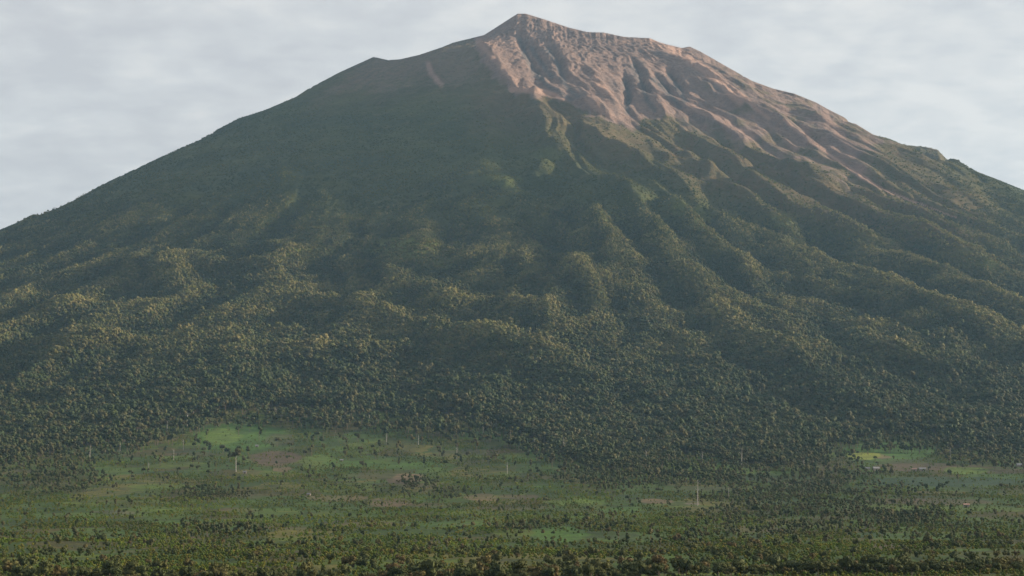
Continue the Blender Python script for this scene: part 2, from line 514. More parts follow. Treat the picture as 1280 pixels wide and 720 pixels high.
# fields with a colour of their own: (centre, radii, colour, strength)
GREEN = (0.065, 0.137, 0.022); LIME = (0.110, 0.173, 0.026); YELLOW = (0.216, 0.244, 0.036)
SOIL = (0.105, 0.070, 0.050); TAN = (0.165, 0.118, 0.070); DKGREEN = (0.028, 0.058, 0.030); PALE = (0.16, 0.14, 0.11)
PATCHES = [((300, 546), (62, 17), GREEN, .9), ((278, 545), (24, 10), LIME, .9), ((350, 550), (20, 8), SOIL, .5),
           ((345, 573), (34, 9), SOIL, .9), ((353, 586), (14, 3.5), TAN, .9), ((400, 578), (26, 10), LIME, .6),
           ((510, 597), (22, 6), TAN, 1.0), ((495, 602), (14, 4), SOIL, .8), ((486, 628), (30, 6), TAN, .7),
           ((420, 622), (40, 4), TAN, .6), ((600, 545), (36, 5), GREEN, .7), ((600, 565), (60, 4), SOIL, .4),
           ((680, 560), (36, 9), GREEN, .9), ((650, 572), (30, 6), LIME, .5), ((720, 628), (40, 5), LIME, .6),
           ((700, 668), (36, 10), GREEN, .9), ((600, 622), (22, 5), TAN, .7), ((640, 635), (50, 4), SOIL, .5),
           ((820, 627), (22, 3), TAN, .9), ((865, 629), (12, 1.6), PALE, .8), ((905, 589), (44, 5), LIME, .7),
           ((915, 578), (40, 3), DKGREEN, .7), ((1110, 564), (62, 12), GREEN, .9), ((1082, 570), (22, 5), YELLOW, 1.0),
           ((1105, 572), (10, 3), TAN, .8), ((1150, 583), (56, 5), SOIL, .7), ((1205, 588), (28, 5), LIME, .8),
           ((1250, 597), (50, 4), GREEN, .6), ((1180, 602), (110, 6), DKGREEN, .9), ((1120, 626), (40, 3), SOIL, .7),
           ((1180, 628), (60, 4), SOIL, .6), ((1230, 636), (60, 4), LIME, .5), ((1120, 636), (50, 4), GREEN, .6),
           ((150, 588), (40, 5), GREEN, .6), ((90, 645), (50, 4), LIME, .4), ((200, 640), (60, 8), LIME, .35),
           ((140, 640), (26, 2.2), PALE, .5), ((120, 668), (60, 9), GREEN, .6), ((250, 655), (60, 6), GREEN, .5),
           ((330, 640), (50, 6), LIME, .4), ((60, 570), (30, 4), SOIL, .6), ((60, 605), (36, 4), SOIL, .5),
           ((440, 580), (40, 5), GREEN, .7), ((560, 655), (60, 4), GREEN, .5), ((1150, 672), (60, 5), GREEN, .4),
           ((1090, 655), (40, 3), LIME, .5), ((520, 580), (40, 3), GREEN, .5), ((450, 655), (50, 5), SOIL, .4)]

_R = np.random.default_rng(77)
for _k in range(110):                # narrow plots and strips between the named fields
    _u, _v = _R.uniform(0, 1280), _R.uniform(556, 694)
    _c = [GREEN, LIME, SOIL, GREEN, DKGREEN, (0.085, 0.085, 0.038), SOIL, DKGREEN][int(_R.integers(0, 8))]
    PATCHES.insert(0, ((_u, _v), (_R.uniform(12, 46), _R.uniform(1.3, 4.2)), _c, float(_R.uniform(0.3, 0.7))))


def surface_maps():
    wu = 7 * fbm(GX / 130.0, GY / 130.0, 4, 101); wv = 6 * fbm(GX / 130.0, GY / 130.0, 4, 111)
    u = GU + wu; v = GV + wv
    near = (GY > 5500) & (GY < 10800)
    sd = np.full(GU.shape, 200.0)
    sd[near] = poly_sd(u[near], v[near], ROCK)
    soft = 9 + 26 * smooth(780, 900, GU) * smooth(90, 190, GV)
    rock = smooth(soft, -soft, sd + 0.35 * (soft - 5) + 12 * fbm(GX / 60.0, GY / 90.0, 3, 157))
    sg = np.full(GU.shape, 200.0)
    sg[near] = poly_sd(u[near], v[near], GREY)
    rock = np.maximum(rock, 0.46 * smooth(34, -22, sg + 22 * fbm(GX / 140.0, GY / 140.0, 3, 158)))
    brown = smooth(85, 0, np.minimum(sd, sg + 45)) * (1 - rock)
    brown[(GV > 420)] = 0
    # grass and moss hold on to the lower and right-hand ash slopes
    veg = smooth(800, 960, GU) * (0.30 + 0.9 * fbm(GX / 90.0, GY / 140.0, 4, 161)) + smooth(-60, -5, sd) * smooth(740, 820, GU) * 0.25
    rock = np.clip(rock - np.clip(veg, 0, 0.62) * smooth(30, 90, GV), 0, 1)
    brown = np.maximum(brown, smooth(5, -4, sd) * (1 - rock))
    scar = np.zeros(GU.shape); dark = np.zeros(GU.shape)
    sub = near & (GV < 300)
    us, vs = GU[sub] + wu[sub] * 0.35, GV[sub] + wv[sub] * 0.35
    sc = np.zeros(us.shape)
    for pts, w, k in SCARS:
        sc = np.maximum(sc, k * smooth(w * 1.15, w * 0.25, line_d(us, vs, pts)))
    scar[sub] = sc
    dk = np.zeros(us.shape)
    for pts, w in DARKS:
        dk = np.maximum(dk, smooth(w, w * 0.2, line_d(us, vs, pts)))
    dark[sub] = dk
    # streaks of ash running straight down-slope
    phi = np.arctan2(GX - X0, -(GY - D0)); r = np.hypot(GX - X0, GY - D0) + 20
    r2 = np.hypot(GX - X0 - 40, GY - D0 - 700) + 1.0; p2 = np.arctan2(GX - X0 - 40, -(GY - D0 - 700))
    st = fbm(p2 * 60.0 + 0.9 * fbm(GX / 300, GY / 300, 2, 5), np.log(r2) * 5.0, 4, 121)
    # field colours
    pc = np.zeros(GU.shape + (4,))
    lowz = GV > 500
    ul = GU[lowz] + 9 * fbm(GX[lowz] / 70, GY[lowz] / 70, 3, 131)
    vl = GV[lowz] + 3.0 * fbm(GX[lowz] / 60, GY[lowz] / 60, 3, 141)
    acc = np.zeros((ul.size, 4))
    for (cu, cv), (ru, rv), c, k in PATCHES:
        e = np.sqrt(((ul - cu) / ru) ** 2 + ((vl - cv) / rv) ** 2)
        a = k * smooth(1.08, 0.88, e)
        acc[:, :3] = acc[:, :3] * (1 - a[:, None]) + np.array(c)[None] * a[:, None]
        acc[:, 3] = acc[:, 3] + a * (1 - acc[:, 3])
    pc[lowz] = acc
    pc[..., :3] /= np.maximum(pc[..., 3:4], 1e-4)
    return rock, brown, scar, dark, st, pc


A_ROCK, A_BROWN, A_SCAR, A_DARK, A_STREAK, A_PATCH = surface_maps()
_edge_noise = 10 * fbm(GX / 200.0, GY / 200.0, 3, 151)
A_FOREST = smooth(6, -6, GV + _edge_noise - np.interp(GU, FOREST_EDGE[:, 0], FOREST_EDGE[:, 1]))


# ------------------------------------------------------------------ materials
def new_mat(name):
    m = bpy.data.materials.new(name)
    m.use_nodes = True
    nt = m.node_tree
    b = nt.nodes["Principled BSDF"]
    b.inputs["Roughness"].default_value = 0.9
    b.inputs["Specular IOR Level"].default_value = 0.12
    return m, nt, b


def mixc(nt, fac, a, b, blend='MIX'):
    n = nt.nodes.new("ShaderNodeMix"); n.data_type = 'RGBA'; n.blend_type = blend
    for sock, val in (("Factor", fac), ("A", a), ("B", b)):
        s = n.inputs[sock]
        if isinstance(val, (int, float)):
            s.default_value = val
        elif isinstance(val, tuple):
            s.default_value = val if len(val) == 4 else val + (1,)
        else:
            nt.links.new(val, s)
    return n.outputs["Result"]


def noise(nt, vec, scale, detail=3, rough=0.55):
    n = nt.nodes.new("ShaderNodeTexNoise")
    n.inputs["Scale"].default_value = scale
    n.inputs["Detail"].default_value = detail
    n.inputs["Roughness"].default_value = rough
    nt.links.new(vec, n.inputs["Vector"])
    return n.outputs[0]


def remap(nt, val, a, b, c=0.0, d=1.0):
    n = nt.nodes.new("ShaderNodeMapRange")
    n.inputs[1].default_value = a; n.inputs[2].default_value = b
    n.inputs[3].default_value = c; n.inputs[4].default_value = d
    nt.links.new(val, n.inputs[0])
    return n.outputs[0]


def math_n(nt, op, a, b):
    n = nt.nodes.new("ShaderNodeMath"); n.operation = op
    for i, v in enumerate((a, b)):
        if isinstance(v, (int, float)): n.inputs[i].default_value = v
        else: nt.links.new(v, n.inputs[i])
    return n.outputs[0]


def attr(nt, name, kind='GEOMETRY'):
    n = nt.nodes.new("ShaderNodeAttribute"); n.attribute_name = name; n.attribute_type = kind
    return n


def volcano_material():
    m, nt, b = new_mat("volcano slopes")
    geo = nt.nodes.new("ShaderNodeNewGeometry")
    pos = geo.outputs["Position"]
    big = noise(nt, pos, 0.004, 4)
    mid = noise(nt, pos, 0.02, 5, 0.62)
    fine = noise(nt, pos, 0.075, 5, 0.78)
    # scrub and grass
    g = mixc(nt, remap(nt, big, 0.35, 0.65), (0.037, 0.047, 0.012), (0.069, 0.075, 0.017))
    g = mixc(nt, remap(nt, mid, 0.52, 0.72, 0, 0.6), g, (0.106, 0.089, 0.023))
    g = mixc(nt, remap(nt, fine, 0.42, 0.75, 0, 0.6), g, (0.013, 0.020, 0.008))
    g = mixc(nt, math_n(nt, 'MULTIPLY', attr(nt, "sunlit").outputs["Fac"], remap(nt, fine, 0.35, 0.6, 1.0, 0.5)), g, (0.113, 0.134, 0.026))  # sunlight put into the colour as yellow-green patches
    br = mixc(nt, remap(nt, mid, 0.35, 0.65), (0.092, 0.070, 0.038), (0.120, 0.078, 0.042))
    g = mixc(nt, math_n(nt, 'MULTIPLY', attr(nt, "brown").outputs["Fac"], remap(nt, fine, 0.3, 0.6, 0.35, 0.95)), g, br)
    # ash and rock
    rk = mixc(nt, remap(nt, mid, 0.35, 0.66), (0.167, 0.116, 0.097), (0.236, 0.160, 0.127))
    st = attr(nt, "streak").outputs["Fac"]
    rk = mixc(nt, remap(nt, st, 0.02, 0.35, 0, 0.5), rk, (0.126, 0.104, 0.097))
    rk = mixc(nt, remap(nt, st, -0.05, -0.4, 0, 0.6), rk, (0.236, 0.158, 0.127))
    rk = mixc(nt, remap(nt, fine, 0.48, 0.66, 0, 0.7), rk, (0.090, 0.065, 0.059))
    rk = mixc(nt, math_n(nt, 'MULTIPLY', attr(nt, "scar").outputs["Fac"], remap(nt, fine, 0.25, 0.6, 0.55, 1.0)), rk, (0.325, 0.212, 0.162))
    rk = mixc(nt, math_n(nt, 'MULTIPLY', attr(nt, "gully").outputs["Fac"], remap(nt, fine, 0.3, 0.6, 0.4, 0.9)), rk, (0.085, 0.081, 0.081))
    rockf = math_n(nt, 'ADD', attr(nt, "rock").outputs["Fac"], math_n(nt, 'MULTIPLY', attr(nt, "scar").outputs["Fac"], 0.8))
    sharp = remap(nt, math_n(nt, 'ADD', rockf, remap(nt, fine, 0.25, 0.75, -0.30, 0.30)), 0.25, 0.75)
    c = mixc(nt, sharp, g, rk)
    nt.links.new(c, b.inputs["Base Color"])
    bump = nt.nodes.new("ShaderNodeBump")
    bump.inputs["Strength"].default_value = 1.0
    bump.inputs["Distance"].default_value = 15.0
    nt.links.new(math_n(nt, 'ADD', mid, math_n(nt, 'MULTIPLY', fine, 0.6)), bump.inputs["Height"])
    nt.links.new(bump.outputs[0], b.inputs["Normal"])
    return m


def farmland_material():
    m, nt, b = new_mat("farmland")
    geo = nt.nodes.new("ShaderNodeNewGeometry")
    pos = geo.outputs["Position"]
    warp = nt.nodes.new("ShaderNodeVectorMath"); warp.operation = 'MULTIPLY_ADD'
    nz = nt.nodes.new("ShaderNodeTexNoise"); nz.inputs["Scale"].default_value = 0.008
    nt.links.new(pos, nz.inputs["Vector"])
    nt.links.new(nz.outputs["Color"], warp.inputs[0])
    warp.inputs[1].default_value = (60, 60, 0)
    nt.links.new(pos, warp.inputs[2])
    mp = nt.nodes.new("ShaderNodeMapping")
    mp.inputs["Rotation"].default_value = (0, 0, 0.35)
    mp.inputs["Scale"].default_value = (1.0, 0.45, 0.0)
    nt.links.new(warp.outputs[0], mp.inputs["Vector"])
    vo = nt.nodes.new("ShaderNodeTexVoronoi")
    vo.distance = 'CHEBYCHEV'
    vo.inputs["Scale"].default_value = 0.016
    nt.links.new(mp.outputs[0], vo.inputs["Vector"])
    sep = nt.nodes.new("ShaderNodeSeparateColor")
    nt.links.new(vo.outputs["Color"], sep.inputs[0])
    ramp = nt.nodes.new("ShaderNodeValToRGB")
    ramp.color_ramp.interpolation = 'CONSTANT'
    cols = [(0.0, (0.047, 0.088, 0.013)), (0.22, (0.060, 0.071, 0.013)), (0.36, (0.038, 0.068, 0.011)), (0.52, (0.088, 0.121, 0.017)),
            (0.66, (0.075, 0.065, 0.018)), (0.78, (0.065, 0.112, 0.015)), (0.90, (0.120, 0.112, 0.026))]
    ramp.color_ramp.elements[0].color = cols[0][1] + (1,)
    ramp.color_ramp.elements[1].position = cols[1][0]; ramp.color_ramp.elements[1].color = cols[1][1] + (1,)
    for p, c in cols[2:]:
        e = ramp.color_ramp.elements.new(p); e.color = c + (1,)
    nt.links.new(sep.outputs[0], ramp.inputs[0])
    mid = noise(nt, pos, 0.03, 5, 0.65)
    fine = noise(nt, pos, 0.25, 3, 0.6)
    c = mixc(nt, remap(nt, mid, 0.42, 0.68, 0, 0.75), ramp.outputs[0], (0.034, 0.050, 0.022))
    pa = attr(nt, "field")
    c = mixc(nt, pa.outputs["Alpha"], c, pa.outputs["Color"])
    c = mixc(nt, remap(nt, mid, 0.46, 0.62, 0, 0.45), c, (0.030, 0.046, 0.018))
    c = mixc(nt, remap(nt, fine, 0.42, 0.70, 0, 0.65), c, (0.022, 0.030, 0.016))
    nt.links.new(c, b.inputs["Base Color"])
    bump = nt.nodes.new("ShaderNodeBump")
    bump.inputs["Strength"].default_value = 0.8
    bump.inputs["Distance"].default_value = 2.0
    nt.links.new(math_n(nt, 'ADD', mid, fine), bump.inputs["Height"])
    nt.links.new(bump.outputs[0], b.inputs["Normal"])
    return m


def leaf_material(name, stops, tint_cols=None):
    """leaf colour: a ramp over the tree's own random number; 'tint' (0..1) leans a tree towards a second ramp"""
    m, nt, b = new_mat(name)
    oi = nt.nodes.new("ShaderNodeObjectInfo")

    def ramp(st):
        r = nt.nodes.new("ShaderNodeValToRGB")
        r.color_ramp.elements[0].position = st[0][0]; r.color_ramp.elements[0].color = st[0][1] + (1,)
        r.color_ramp.elements[1].position = st[1][0]; r.color_ramp.elements[1].color = st[1][1] + (1,)
        for p, c in st[2:]:
            e = r.color_ramp.elements.new(p); e.color = c + (1,)
        nt.links.new(oi.outputs["Random"], r.inputs[0])
        return r.outputs[0]
    c = ramp(stops)
    if tint_cols:
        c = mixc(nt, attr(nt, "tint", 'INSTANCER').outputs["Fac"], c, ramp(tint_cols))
    leaf = attr(nt, "leaf").outputs["Fac"]
    c = mixc(nt, 1.0, c, mixc(nt, leaf, (0.72, 0.76, 0.76), (1.28, 1.24, 1.16)), 'MULTIPLY')
    nt.links.new(c, b.inputs["Base Color"])
    b.inputs["Roughness"].default_value = 0.75
    return m


def plain_material(name, c1, c2, scale):
    m, nt, b = new_mat(name)
    tc = nt.nodes.new("ShaderNodeTexCoord")
    n = noise(nt, tc.outputs["Object"], scale, 4, 0.6)
    nt.links.new(mixc(nt, remap(nt, n, 0.35, 0.65), c1, c2), b.inputs["Base Color"])
    return m


SUNLIT_SPOTS = [((512, 312), (50, 17), 0.95), ((545, 332), (30, 9), .7), ((458, 340), (20, 6), .8), ((982, 276), (24, 11), .9),  # sunlit spots on the slopes, painted as lighter green: (centre, radii, strength)
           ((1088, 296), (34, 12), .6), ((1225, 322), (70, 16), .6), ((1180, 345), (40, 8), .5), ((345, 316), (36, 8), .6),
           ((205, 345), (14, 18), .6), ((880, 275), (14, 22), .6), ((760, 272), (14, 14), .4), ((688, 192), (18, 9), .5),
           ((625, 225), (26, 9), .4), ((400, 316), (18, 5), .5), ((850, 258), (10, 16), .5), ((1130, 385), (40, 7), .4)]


def sunlit_map():
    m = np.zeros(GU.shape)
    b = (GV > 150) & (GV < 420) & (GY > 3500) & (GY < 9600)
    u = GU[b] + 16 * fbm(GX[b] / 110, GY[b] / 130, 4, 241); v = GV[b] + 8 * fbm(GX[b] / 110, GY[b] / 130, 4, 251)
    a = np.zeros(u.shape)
    for (cu, cv), (ru, rv), k in SUNLIT_SPOTS:
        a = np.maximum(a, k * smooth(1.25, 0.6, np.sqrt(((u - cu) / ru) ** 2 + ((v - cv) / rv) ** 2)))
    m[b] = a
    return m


A_SUNLIT = sunlit_map()
M_VOLC = volcano_material()
M_FARM = farmland_material()
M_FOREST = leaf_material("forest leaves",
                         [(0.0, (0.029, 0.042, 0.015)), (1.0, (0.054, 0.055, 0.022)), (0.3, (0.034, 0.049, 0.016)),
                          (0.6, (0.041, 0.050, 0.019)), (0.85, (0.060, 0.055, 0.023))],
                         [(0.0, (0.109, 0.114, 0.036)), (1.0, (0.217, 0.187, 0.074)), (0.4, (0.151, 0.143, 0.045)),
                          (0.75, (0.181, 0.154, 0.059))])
M_SCRUB = leaf_material("mountain scrub leaves",
                        [(0.0, (0.037, 0.050, 0.013)), (1.0, (0.071, 0.075, 0.016)), (0.5, (0.053, 0.064, 0.013))],
                        [(0.0, (0.078, 0.094, 0.016)), (1.0, (0.139, 0.111, 0.027)), (0.5, (0.102, 0.101, 0.021))])
M_BUSH = leaf_material("field bush leaves",
                       [(0.0, (0.034, 0.056, 0.010)), (1.0, (0.118, 0.095, 0.019)), (0.4, (0.055, 0.082, 0.012)),
                        (0.7, (0.085, 0.095, 0.017))],
                       [(0.0, (0.081, 0.137, 0.014)), (1.0, (0.160, 0.161, 0.021)), (0.5, (0.107, 0.152, 0.018))])
M_NEAR = leaf_material("near tree leaves",
                       [(0.0, (0.040, 0.053, 0.019)), (1.0, (0.091, 0.078, 0.026)), (0.35, (0.051, 0.062, 0.021)),
                        (0.6, (0.063, 0.070, 0.022)), (0.8, (0.076, 0.074, 0.025)), (0.94, (0.085, 0.062, 0.026))])
M_BARK = plain_material("brown bark", (0.10, 0.075, 0.055), (0.17, 0.14, 0.11), 1.5)
M_PALE = plain_material("pale bare bark", (0.23, 0.21, 0.19), (0.43, 0.41, 0.37), 0.3)
M_WALL = plain_material("hut boards", (0.22, 0.19, 0.16), (0.34, 0.30, 0.26), 1.0)
M_ROOF = plain_material("zinc roof", (0.17, 0.17, 0.17), (0.26, 0.26, 0.26), 0.6)
M_RUST = plain_material("rusty roof", (0.30, 0.16, 0.11), (0.42, 0.30, 0.24), 0.6)
M_DARK = plain_material("doorway boards", (0.05, 0.045, 0.04), (0.08, 0.07, 0.06), 1.0)


# ------------------------------------------------------------------ mesh builders
def mesh_from(name, V, Fs, mats, mat_idx=None, smooth_shade=False, pattr=None):
    """Fs: list of index arrays (n,3) / (n,4)"""
    me = bpy.data.meshes.new(name)
    V = np.asarray(V, np.float32)
    me.vertices.add(len(V)); me.vertices.foreach_set("co", V.ravel())
    loops = np.concatenate([f.ravel() for f in Fs]).astype(np.int32)
    cnt = np.concatenate([np.full(len(f), f.shape[1]) for f in Fs]).astype(np.int32)
    me.loops.add(len(loops)); me.loops.foreach_set("vertex_index", loops)
    me.polygons.add(len(cnt))
    me.polygons.foreach_set("loop_start", np.r_[0, np.cumsum(cnt)[:-1]].astype(np.int32))
    me.polygons.foreach_set("loop_total", cnt)
    for m in mats: me.materials.append(m)
    if mat_idx is not None: me.polygons.foreach_set("material_index", np.asarray(mat_idx, np.int32))
    me.polygons.foreach_set("use_smooth", np.full(len(cnt), smooth_shade))
    me.update(calc_edges=True)
    for k, a in (pattr or {}).items():
        if a.ndim == 1:
            at = me.attributes.new(k, 'FLOAT', 'POINT'); at.data.foreach_set("value", a.astype(np.float32))
        else:
            at = me.attributes.new(k, 'FLOAT_COLOR', 'POINT'); at.data.foreach_set("color", a.astype(np.float32).ravel())
    return me


def link(name, me, parent=None, loc=(0, 0, 0), rz=0.0):
    o = bpy.data.objects.new(name, me)
    o.location = loc; o.rotation_euler = (0, 0, rz)
    col.objects.link(o)
    if parent: o.parent = parent
    return o


def grid_part(mask_face, name, mat, attrs):
    idx = np.arange(NY * NT).reshape(NY, NT)
    q = np.stack([idx[:-1, :-1], idx[:-1, 1:], idx[1:, 1:], idx[1:, :-1]], -1)
    f = q[mask_face]
    used, inv = np.unique(f, return_inverse=True)
    f = inv.reshape(f.shape)
    V = np.stack([GX.ravel()[used], GY.ravel()[used], GZ.ravel()[used]], -1)
    pa = {k: (a.reshape(-1, a.shape[-1])[used] if a.ndim == 3 else a.ravel()[used]) for k, a in attrs.items()}
    return link(name, mesh_from(name, V, [f], [mat], None, True, pa))


# terrain: the volcano, and the farmland that runs out from its foot
# (the seam follows the grid so the two sheets meet edge to edge)
mask = np.zeros((NY - 1, NT - 1), bool)
edge_bottom = (A_FOREST > 0.5) | (GV < 500) | (GY > 4900)
edge_bottom &= (GY > 2600)
mask[:] = edge_bottom[:-1, :-1]
volcano = grid_part(mask, "volcano", M_VOLC, {"rock": A_ROCK, "brown": A_BROWN, "scar": A_SCAR, "gully": A_DARK, "streak": A_STREAK, "sunlit": A_SUNLIT})
tag(volcano, "conical volcano with bare pinkish rocky summit and green forested flanks", "volcano", kind="structure")
farmland = grid_part(~mask, "ground", M_FARM, {"field": A_PATCH})
tag(farmland, "patchwork of green and brown fields at the foot of the volcano", "farmland", kind="structure")


# ------------------------------------------------------------------ plants
def ico():
    t = (1 + 5 ** 0.5) / 2
    v = np.array([(-1, t, 0), (1, t, 0), (-1, -t, 0), (1, -t, 0), (0, -1, t), (0, 1, t), (0, -1, -t), (0, 1, -t),
                  (t, 0, -1), (t, 0, 1), (-t, 0, -1), (-t, 0, 1)], float)
    v /= np.linalg.norm(v[0])
    f = [(0, 11, 5), (0, 5, 1), (0, 1, 7), (0, 7, 10), (0, 10, 11), (1, 5, 9), (5, 11, 4), (11, 10, 2), (10, 7, 6), (7, 1, 8),
         (3, 9, 4), (3, 4, 2), (3, 2, 6), (3, 6, 8), (3, 8, 9), (4, 9, 5), (2, 4, 11), (6, 2, 10), (8, 6, 7), (9, 8, 1)]
    return v, np.array(f)


ICO_V, ICO_F = ico()


class Geo:
    def __init__(s): s.v, s.f3, s.f4, s.leaf, s.n = [], [], [], [], 0

    def tri(s, V, Fc, leaf=0.0):
        s.v.append(V); s.f3.append(np.asarray(Fc) + s.n); s.leaf.append(np.full(len(V), leaf)); s.n += len(V)

    def quad(s, V, Fc, leaf=None):
        s.v.append(V); s.f4.append(np.asarray(Fc) + s.n)
        s.leaf.append(np.zeros(len(V)) if leaf is None else leaf); s.n += len(V)

    def lump(s, c, rad, R, leaf=0.25):
        V = ICO_V * rad * R.uniform(0.75, 1.15, (12, 1)) + np.array(c)
        s.tri(V, ICO_F, leaf)

    def leaves(s, centres, radii, n, size, R):
        """n leaf clumps spread over and inside ellipsoids"""
        k = R.integers(0, len(centres), n)
        d = R.normal(size=(n, 3)); d /= np.linalg.norm(d, axis=1)[:, None]
        rr = R.uniform(0.55, 1.12, (n, 1)) ** 0.6
        p = centres[k] + d * radii[k] * rr
        a = R.normal(size=(n, 3)); a /= np.linalg.norm(a, axis=1)[:, None]
        b = np.cross(a, d + 0.6 * R.normal(size=(n, 3))); b /= np.linalg.norm(b, axis=1)[:, None] + 1e-9
        sz = size * R.uniform(0.5, 1.25, (n, 1))
        c2 = np.cross(a, b) * sz * 0.35
        q = np.stack([p - a * sz, p - b * sz * 0.7 + c2, p + a * sz, p + b * sz * 0.7 + c2], 1).reshape(-1, 3)
        lf = np.repeat(R.uniform(0.1, 1.0, n), 4)
        s.quad(q, np.arange(4 * n).reshape(-1, 4), lf)

    def tube(s, pts, rads, sides=5):
        pts = np.array(pts, float); V = []
        for i, p in enumerate(pts):
            t = pts[min(i + 1, len(pts) - 1)] - pts[max(i - 1, 0)]
            t /= np.linalg.norm(t) + 1e-9
            u = np.cross(t, (0.3, 1, 0.1)); u /= np.linalg.norm(u) + 1e-9
            w = np.cross(t, u)
            for k in range(sides):
                an = 2 * math.pi * k / sides
                V.append(p + rads[i] * (math.cos(an) * u + math.sin(an) * w))
        Fq = [(i * sides + k, i * sides + (k + 1) % sides, (i + 1) * sides + (k + 1) % sides, (i + 1) * sides + k)
              for i in range(len(pts) - 1) for k in range(sides)]
        s.quad(np.array(V), np.array(Fq))

    def mesh(s, name, mats, mi=None):
        fs = []
        if s.f3: fs.append(np.concatenate(s.f3))
        if s.f4: fs.append(np.concatenate(s.f4))
        return mesh_from(name, np.concatenate(s.v), fs, mats, mi, False, {"leaf": np.concatenate(s.leaf)})


def crown_geo(R, n_lobes, spread, height, zc, n_leaf, leaf, core=True):
    """a crown of unit-ish size: lobes around a centre, leaf clumps on them"""
    g = Geo()
    C = []; Rd = []
    for i in range(n_lobes):
        an = R.uniform(0, 2 * math.pi); q = spread * math.sqrt(R.uniform(0, 1)) * 0.62
        z = zc + height * R.uniform(-0.5, 0.5)
        rr = spread * R.uniform(0.38, 0.62)
        C.append((q * math.cos(an), q * math.sin(an), z)); Rd.append((rr, rr, rr * 0.75 * min(1.3, height / spread + 0.3)))
    C = np.array(C); Rd = np.array(Rd)
    if core:
        for c, r in zip(C, Rd): g.lump(c, r * 0.86, R, 0.45)
    g.leaves(C, Rd, n_leaf, leaf, R)
    return g


def proto(name, me):
    return bpy.data.objects.new(name, me)       # not linked: only its mesh is instanced


def tree_protos(n=6):
    out = []
    for i in range(n):
        R = np.random.default_rng(200 + i)
        g = crown_geo(R, int(R.integers(3, 6)), 0.32, R.uniform(0.25, 0.5), 0.72, 44, 0.07)
        nleaf = sum(len(f) for f in g.f3) + sum(len(f) for f in g.f4)
        g.tube([(0, 0, -0.15), (0.01, 0, 0.3), (0, 0.01, 0.7)], [0.022, 0.016, 0.01], 4)
        tot = sum(len(f) for f in g.f3) + sum(len(f) for f in g.f4)
        mi = np.zeros(tot, int); mi[nleaf:] = 1
        out.append(proto("forest_tree_form", g.mesh("forest_tree_form", [M_FOREST, M_BARK], mi)))
    return out


def scrub_protos(n=4):
    out = []
    for i in range(n):
        R = np.random.default_rng(300 + i)
        g = crown_geo(R, 4, 0.5, 0.35, 0.18, 40, 0.13)
        out.append(proto("scrub_form", g.mesh("scrub_form", [M_SCRUB])))
    return out


def bush_protos(n=5):
    out = []
    for i in range(n):
        R = np.random.default_rng(400 + i)
        g = crown_geo(R, 3, 0.42, 0.4 + 0.3 * (i % 2), 0.45, 44, 0.12)
        out.append(proto("bush_form", g.mesh("bush_form", [M_BUSH])))
    return out


def scatter(name, pts, scale, tint, protos, R):
    """one object: every plant of a mass that reads as one"""
    n = len(pts)
    me = bpy.data.meshes.new(name)
    me.vertices.add(n); me.vertices.foreach_set("co", pts.astype(np.float32).ravel())
    for k, a in (("size", scale), ("turn", R.uniform(0, 6.283, n)), ("tint", tint)):
        at = me.attributes.new(k, 'FLOAT', 'POINT'); at.data.foreach_set("value", a.astype(np.float32))
    at = me.attributes.new("pick", 'INT', 'POINT'); at.data.foreach_set("value", R.integers(0, len(protos), n).astype(np.int32))
    me.update()
    o = link(name, me)
    ng = bpy.data.node_groups.new(name + " scatter", 'GeometryNodeTree')
    ng.interface.new_socket("Geometry", in_out='INPUT', socket_type='NodeSocketGeometry')
    ng.interface.new_socket("Geometry", in_out='OUTPUT', socket_type='NodeSocketGeometry')
    N, L = ng.nodes.new, ng.links.new
    gi = N("NodeGroupInput"); go = N("NodeGroupOutput")
    m2p = N("GeometryNodeMeshToPoints")
    L(gi.outputs[0], m2p.inputs["Mesh"])
    join = N("GeometryNodeJoinGeometry")
    for p in protos:
        inf = N("GeometryNodeObjectInfo"); inf.inputs["Object"].default_value = p
        g2i = N("GeometryNodeGeometryToInstance")
        L(inf.outputs["Geometry"], g2i.inputs[0]); L(g2i.outputs[0], join.inputs[0])
    iop = N("GeometryNodeInstanceOnPoints")
    iop.inputs["Pick Instance"].default_value = True

    def named(a, t):
        nn = N("GeometryNodeInputNamedAttribute"); nn.data_type = t; nn.inputs["Name"].default_value = a
        return nn.outputs["Attribute"]
    L(m2p.outputs[0], iop.inputs["Points"]); L(join.outputs[0], iop.inputs["Instance"])
    L(named("pick", 'INT'), iop.inputs["Instance Index"])
    cx = N("ShaderNodeCombineXYZ"); L(named("turn", 'FLOAT'), cx.inputs[2])
    L(cx.outputs[0], iop.inputs["Rotation"])
    cs = N("ShaderNodeCombineXYZ")
    for i in range(3): L(named("size", 'FLOAT'), cs.inputs[i])
    L(cs.outputs[0], iop.inputs["Scale"])
    L(iop.outputs[0], go.inputs[0])
    md = o.modifiers.new("scatter", 'NODES'); md.node_group = ng
    return o


def candidates(R, n, d0, d1, umargin=170):
    """points spread evenly over the ground inside the view, between two distances"""
    half = (W2 + umargin) / F_PX
    d = np.sqrt(R.uniform(d0 ** 2, d1 ** 2, n))
    x = R.uniform(-half, half, n) * d * 1.01
    return x, d


TREE_P, SCRUB_P, BUSH_P = tree_protos(), scrub_protos(), bush_protos()


def groves_at(u, v):
    g = np.zeros(u.shape)
    for (cu, cv), (ru, rv) in GROVES:
        g = np.maximum(g, smooth(1.5, 0.2, np.sqrt(((u - cu) / ru) ** 2 + ((v - cv) / rv) ** 2)))
    return g


